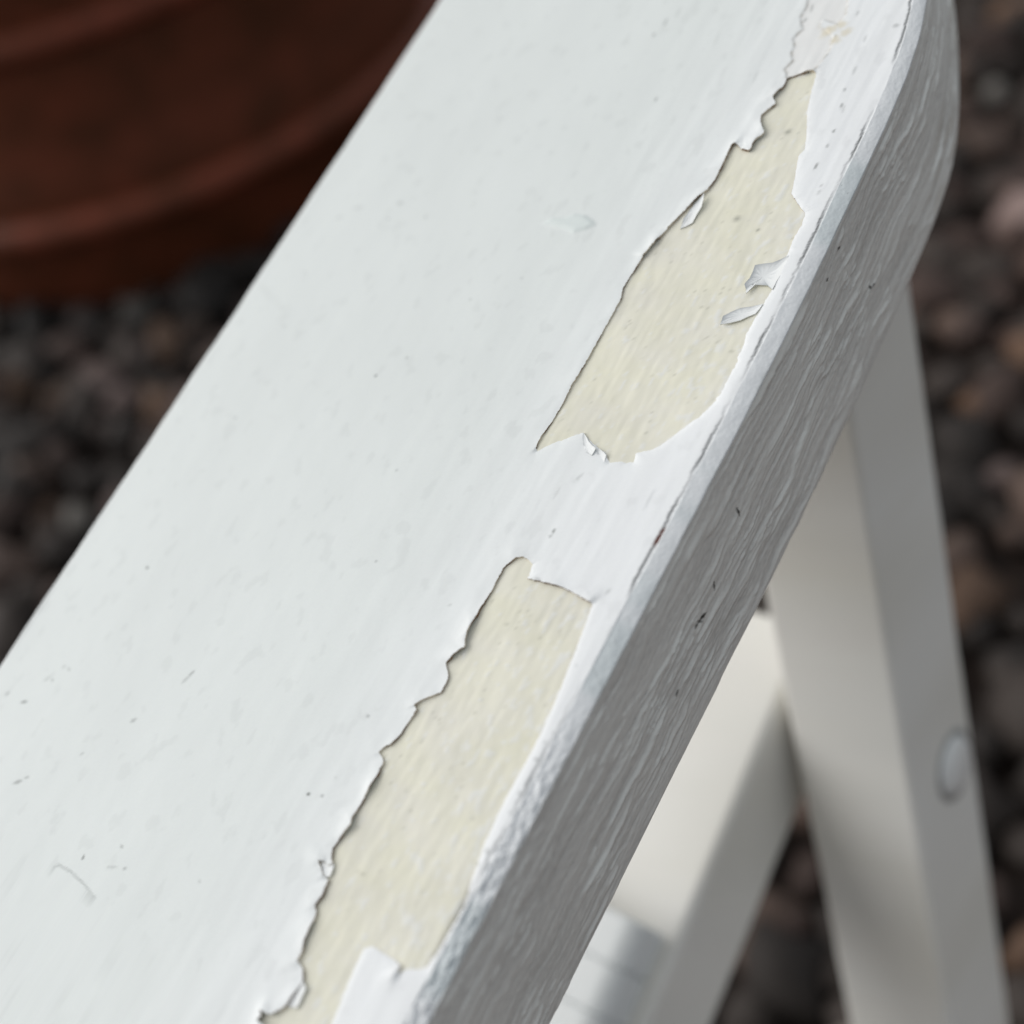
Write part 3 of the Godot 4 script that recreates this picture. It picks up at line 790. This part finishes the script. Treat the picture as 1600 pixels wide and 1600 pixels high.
func build_ground() -> void:
	var sheet := PlaneMesh.new()
	sheet.size = Vector2(120, 120)
	var earth := StandardMaterial3D.new()
	var grain := NoiseTexture2D.new()
	grain.width = 512
	grain.height = 512
	grain.seamless = true
	grain.noise = noise(70, 0.05, 4)
	var ramp := Gradient.new()
	ramp.set_color(0, Color(0.13, 0.11, 0.10))
	ramp.set_color(1, Color(0.27, 0.21, 0.18))
	grain.color_ramp = ramp
	earth.albedo_texture = grain
	earth.uv1_triplanar = true
	earth.uv1_scale = Vector3(3, 3, 3)
	earth.roughness = 0.95
	var ground := part("ground", sheet, earth, self, Transform3D(Basis.IDENTITY, Vector3(0, -0.012, 0)))
	tag(ground, "dark ground strewn with brown and grey gravel", "", "structure")

	var meshes := []
	for k in 6:
		meshes.append(stone_mesh(200 + k))
	var spots := []
	var patches := noise(71, 1.1, 2)
	var x := -2.4
	while x < 2.2:
		var z := -3.4
		while z < 0.6:
			var p := Vector3(x + rng.randf_range(-0.012, 0.012), 0, z + rng.randf_range(-0.012, 0.012))
			var big := 0.024 + 0.034 * pow(rng.randf(), 1.8)
			p.y = big * 0.12 + rng.randf_range(-0.006, 0.006)
			var turn := Basis.from_euler(Vector3(rng.randf_range(-0.6, 0.6), rng.randf() * TAU, rng.randf_range(-0.6, 0.6))).scaled(Vector3.ONE * big)
			var c := stone_color()
			c = c * lerpf(0.35, 1.3, smoothstep(-0.35, 0.35, patches.get_noise_2d(p.x, p.z))) * lerpf(0.70, 1.6, smoothstep(-1.0, -0.45, p.z))  # random tone patches; stones darken farther back, shade put into their colour
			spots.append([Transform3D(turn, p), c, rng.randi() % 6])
			z += 0.029
		x += 0.029
	# the 300 stones that show largest become parts, the rest one mass
	var eye := camera.global_transform.affine_inverse()
	var half := tan(deg_to_rad(camera.fov / 2))
	var seen := []
	for k in spots.size():
		var p: Vector3 = eye * (spots[k][0] as Transform3D).origin
		var q := Vector2(p.x, p.y) / (-p.z * half)
		if p.z < -0.1 and absf(q.x) < 1.03 and absf(q.y) < 1.03:
			# behind the board from here
			if q.x > -1.0 + 0.66 * (q.y + 0.31) + 0.04 and q.x < 0.07 + 0.49 * (q.y + 1.0) - 0.04 and q.y < 0.6:
				continue
			seen.append([(spots[k][0] as Transform3D).basis.get_scale().x / -p.z, k])
	seen.sort_custom(func(a, b): return a[0] > b[0])
	var chosen := {}
	for k in mini(300, seen.size()):
		chosen[seen[k][1]] = true
	var paints := {}
	for k: int in chosen:
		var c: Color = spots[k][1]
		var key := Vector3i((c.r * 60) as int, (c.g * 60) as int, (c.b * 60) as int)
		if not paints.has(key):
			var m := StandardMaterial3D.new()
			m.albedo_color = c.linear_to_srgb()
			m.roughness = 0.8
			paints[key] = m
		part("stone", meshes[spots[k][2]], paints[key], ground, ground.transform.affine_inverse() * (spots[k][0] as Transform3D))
	var mass := StandardMaterial3D.new()
	mass.vertex_color_use_as_albedo = true
	mass.roughness = 0.8
	for k in 6:
		var list := []
		for s in spots.size():
			if spots[s][2] == k and not chosen.has(s):
				list.append(s)
		var mm := MultiMesh.new()
		mm.transform_format = MultiMesh.TRANSFORM_3D
		mm.use_colors = true
		mm.mesh = meshes[k]
		mm.instance_count = list.size()
		for s in list.size():
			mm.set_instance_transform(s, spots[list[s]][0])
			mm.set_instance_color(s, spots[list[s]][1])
		var o := MultiMeshInstance3D.new()
		o.name = "gravel" if k == 0 else "gravel_%03d" % k
		o.multimesh = mm
		o.material_override = mass
		o.transform = ground.transform.affine_inverse()
		tag(o, "", "", "stuff")
		ground.add_child(o, true)


func build_pot() -> void:
	var at := Vector3(-0.218, 0, -1.343)
	var clay := StandardMaterial3D.new()
	clay.albedo_color = Color(0.170, 0.043, 0.022).linear_to_srgb()
	clay.roughness = 0.42
	clay.metallic_specular = 0.3
	var tone := NoiseTexture2D.new()
	tone.width = 512
	tone.height = 512
	tone.seamless = true
	tone.noise = noise(90, 0.012, 4)
	var ramp := Gradient.new()
	ramp.set_color(0, Color(0.62, 0.72, 0.66))
	ramp.set_color(1, Color(1.0, 1.0, 1.0))
	tone.color_ramp = ramp
	clay.albedo_texture = tone
	clay.uv1_triplanar = true
	clay.uv1_scale = Vector3(2.5, 2.5, 2.5)
	var pot := Node3D.new()
	pot.name = "plant_pot"
	pot.position = at
	add_child(pot, true)
	tag(pot, "large dark red-brown plant pot with raised bands standing on the gravel", "plant pot")
	part("body", lathe(rounded(PackedVector2Array([Vector2(0, 0.0), Vector2(0.284, 0.0), Vector2(0.292, 0.006), Vector2(0.302, 0.05), Vector2(0.312, 0.09), Vector2(0.310, 0.12), Vector2(0.300, 0.17), Vector2(0.294, 0.24), Vector2(0.296, 0.32), Vector2(0.306, 0.42), Vector2(0.306, 0.44), Vector2(0.288, 0.44), Vector2(0.284, 0.40), Vector2(0.28, 0.36)]), 2), 96), clay, pot)
	part("band", lathe(ring_profile(0.315, 0.100, 0.0125), 96), clay, pot)
	part("band", lathe(ring_profile(0.291, 0.245, 0.013), 96), clay, pot)
	part("rim", lathe(ring_profile(0.304, 0.43, 0.018), 96), clay, pot)
	var worn_or_lit := clay.duplicate()  # paler red bands: light caught from the sky, put into their colour
	worn_or_lit.albedo_color = Color(0.25, 0.062, 0.036).linear_to_srgb()
	for o in pot.get_children():
		if o.name.begins_with("band"):
			o.material_override = worn_or_lit
	var soil := StandardMaterial3D.new()
	soil.albedo_color = Color(0.18, 0.14, 0.11)
	soil.roughness = 1.0
	part("soil", lathe(PackedVector2Array([Vector2(0.285, 0.375), Vector2(0.15, 0.39), Vector2(0, 0.395)]), 48), soil, pot)


func ring_profile(radius: float, height: float, thick: float) -> PackedVector2Array:
	var p := PackedVector2Array()
	for k in 17:
		p.append(Vector2(radius + thick * cos(TAU * k / 16), height + thick * sin(TAU * k / 16)))
	return p


# ---------------------------------------------------------------- the scene
func _ready() -> void:
	rng.seed = 20
	camera = Camera3D.new()
	camera.name = "camera"
	camera.position = Vector3(0, 0.58, 0)
	camera.rotation_degrees = Vector3(-42.5351, 0, -18.189)
	var optics := CameraAttributesPhysical.new()
	optics.frustum_focal_length = 30.0
	optics.frustum_focus_distance = 0.1975
	optics.frustum_far = 200.0
	optics.frustum_near = 0.02
	optics.exposure_aperture = 5.2
	camera.attributes = optics
	camera.fov = 43.6028
	camera.near = 0.02
	camera.far = 200.0
	add_child(camera, true)
	camera.current = true

	var surroundings := WorldEnvironment.new()
	surroundings.name = "surroundings"
	var air := Environment.new()
	var sky := Sky.new()
	var overcast := ProceduralSkyMaterial.new()
	overcast.sky_top_color = Color(0.86, 0.89, 0.92)
	overcast.sky_horizon_color = Color(0.50, 0.515, 0.52)
	overcast.sky_curve = 0.25
	overcast.ground_bottom_color = Color(0.16, 0.15, 0.14)
	overcast.ground_horizon_color = Color(0.35, 0.35, 0.34)
	overcast.sky_energy_multiplier = 0.74
	sky.sky_material = overcast
	air.background_mode = Environment.BG_SKY
	air.sky = sky
	air.tonemap_mode = Environment.TONE_MAPPER_LINEAR
	air.tonemap_exposure = 1.34
	air.sdfgi_enabled = true
	air.ssao_enabled = true
	air.ssil_enabled = true
	surroundings.environment = air
	add_child(surroundings, true)

	var sun := DirectionalLight3D.new()
	sun.name = "veiled_sun"
	sun.light_energy = 0.5
	sun.light_color = Color(0.99, 0.99, 0.985)
	sun.light_angular_distance = 60.0
	sun.shadow_enabled = true
	sun.look_at_from_position(Vector3(-0.80, 0.46, -0.38), Vector3.ZERO)
	add_child(sun, true)

	build_ground()

	# the chair: the armrest with the leg that carries it and the rail and battens below
	var chair := Node3D.new()
	chair.name = "garden_chair"
	chair.position = Vector3(0.05, 0, -0.17)
	add_child(chair, true)
	tag(chair, "white painted wooden garden chair, its armrest peeling to bare cream patches", "chair")
	var back := chair.transform.affine_inverse()
	var board := Transform3D(Basis(ALONG, OUTWARD, ACROSS) * Basis.from_scale(Vector3.ONE * 0.001), BOARD_AT)
	build_armrest(chair, back * board)

	var timber := painted(0.55, 0.4)
	# the front leg: its outer side looks right, its inner corner is hidden by the rail
	var leg_down := Vector3(-0.043776, -0.937325, 0.345696)
	var leg_side := Vector3(0.672503, 0.228243, 0.704021)
	var leg_front := Vector3(-0.738799, 0.263301, 0.620362)
	var corner := Vector3(0.07217, 0.32481, -0.17301)
	var leg_axes := Basis(leg_side, -leg_down, leg_front)
	var leg_top := corner - leg_down * 0.134 - leg_side * 0.032 - leg_front * 0.034
	var leg_long := leg_top.y / 0.937325 + 0.002
	var leg_shape := bar(leg_long, 0.032, 0.034, 0.0022, 41, Color(0.68, 0.63, 0.52), 0.28)
	var leg := part("leg", leg_shape, timber, chair, back * Transform3D(leg_axes, leg_top))
	var plug_at := Transform3D(leg_axes, leg_top).affine_inverse() * (corner + leg_down * 0.0326 - leg_front * 0.0217)
	screw_plug(plug_at, timber, leg)
	var far_top := leg_top - ALONG * 0.23
	part("leg", leg_shape, timber, chair, back * Transform3D(leg_axes, far_top))

	# the rail below the armrest and the battens across it
	var rail_along := Vector3(0.677416, 0.337750, -0.653478)
	var rail_up := Vector3(-0.278947, 0.939956, 0.196651)
	var rail_side := Vector3(0.680659, 0.049071, 0.730955)
	var tilt := deg_to_rad(6.0)
	var up2 := rail_up * cos(tilt) - rail_side * sin(tilt)
	var side2 := rail_side * cos(tilt) + rail_up * sin(tilt)
	var edge := Vector3(0.04848, 0.30709, -0.19475)
	var rail_axes := Basis(side2, rail_along, up2)
	var rail_top := edge + rail_along * 0.024 - side2 * 0.026 - up2 * 0.034
	part("rail", bar(0.34, 0.026, 0.034, 0.003, 51, Color(0.60, 0.58, 0.50), 0.3), timber, chair, back * Transform3D(rail_axes, rail_top))
	var ridge := batten_mesh(0.045, 0.011, 0.0117)
	var slat_paint := StandardMaterial3D.new()
	slat_paint.albedo_color = Color(0.79, 0.81, 0.81).linear_to_srgb()
	slat_paint.roughness = 0.55
	for k in 12:
		var at := edge - rail_along * (0.0625 + 0.0118 * (k + 1)) - side2 * (0.0048 + 0.045) + up2 * 0.0002
		part("batten", ridge, slat_paint, chair, back * Transform3D(Basis(side2, up2, -rail_along), at + rail_along * 0.0118))

	build_pot()


func screw_plug(at: Vector3, timber: Material, leg: Node) -> void:
	var turn := Basis(Vector3(0, 0, 1), Vector3(1, 0, 0), Vector3(0, 1, 0))
	var plug := lathe(PackedVector2Array([Vector2(0.0078, -0.002), Vector2(0.0078, 0.0006), Vector2(0.0068, 0.0016), Vector2(0.0045, 0.0022), Vector2(0.0, 0.0024)]), 32)
	var pale := StandardMaterial3D.new()
	pale.albedo_color = Color(0.82, 0.82, 0.80).linear_to_srgb()
	pale.roughness = 0.35
	part("screw_plug", plug, pale, leg, Transform3D(turn, at))
	var dark := StandardMaterial3D.new()
	dark.albedo_color = Color(0.36, 0.355, 0.34).linear_to_srgb()
	dark.roughness = 0.9
	part("plug_hole_edge", lathe(PackedVector2Array([Vector2(0.0078, 0.0002), Vector2(0.0094, 0.0005), Vector2(0.0098, -0.001)]), 32), dark, leg, Transform3D(turn, at))
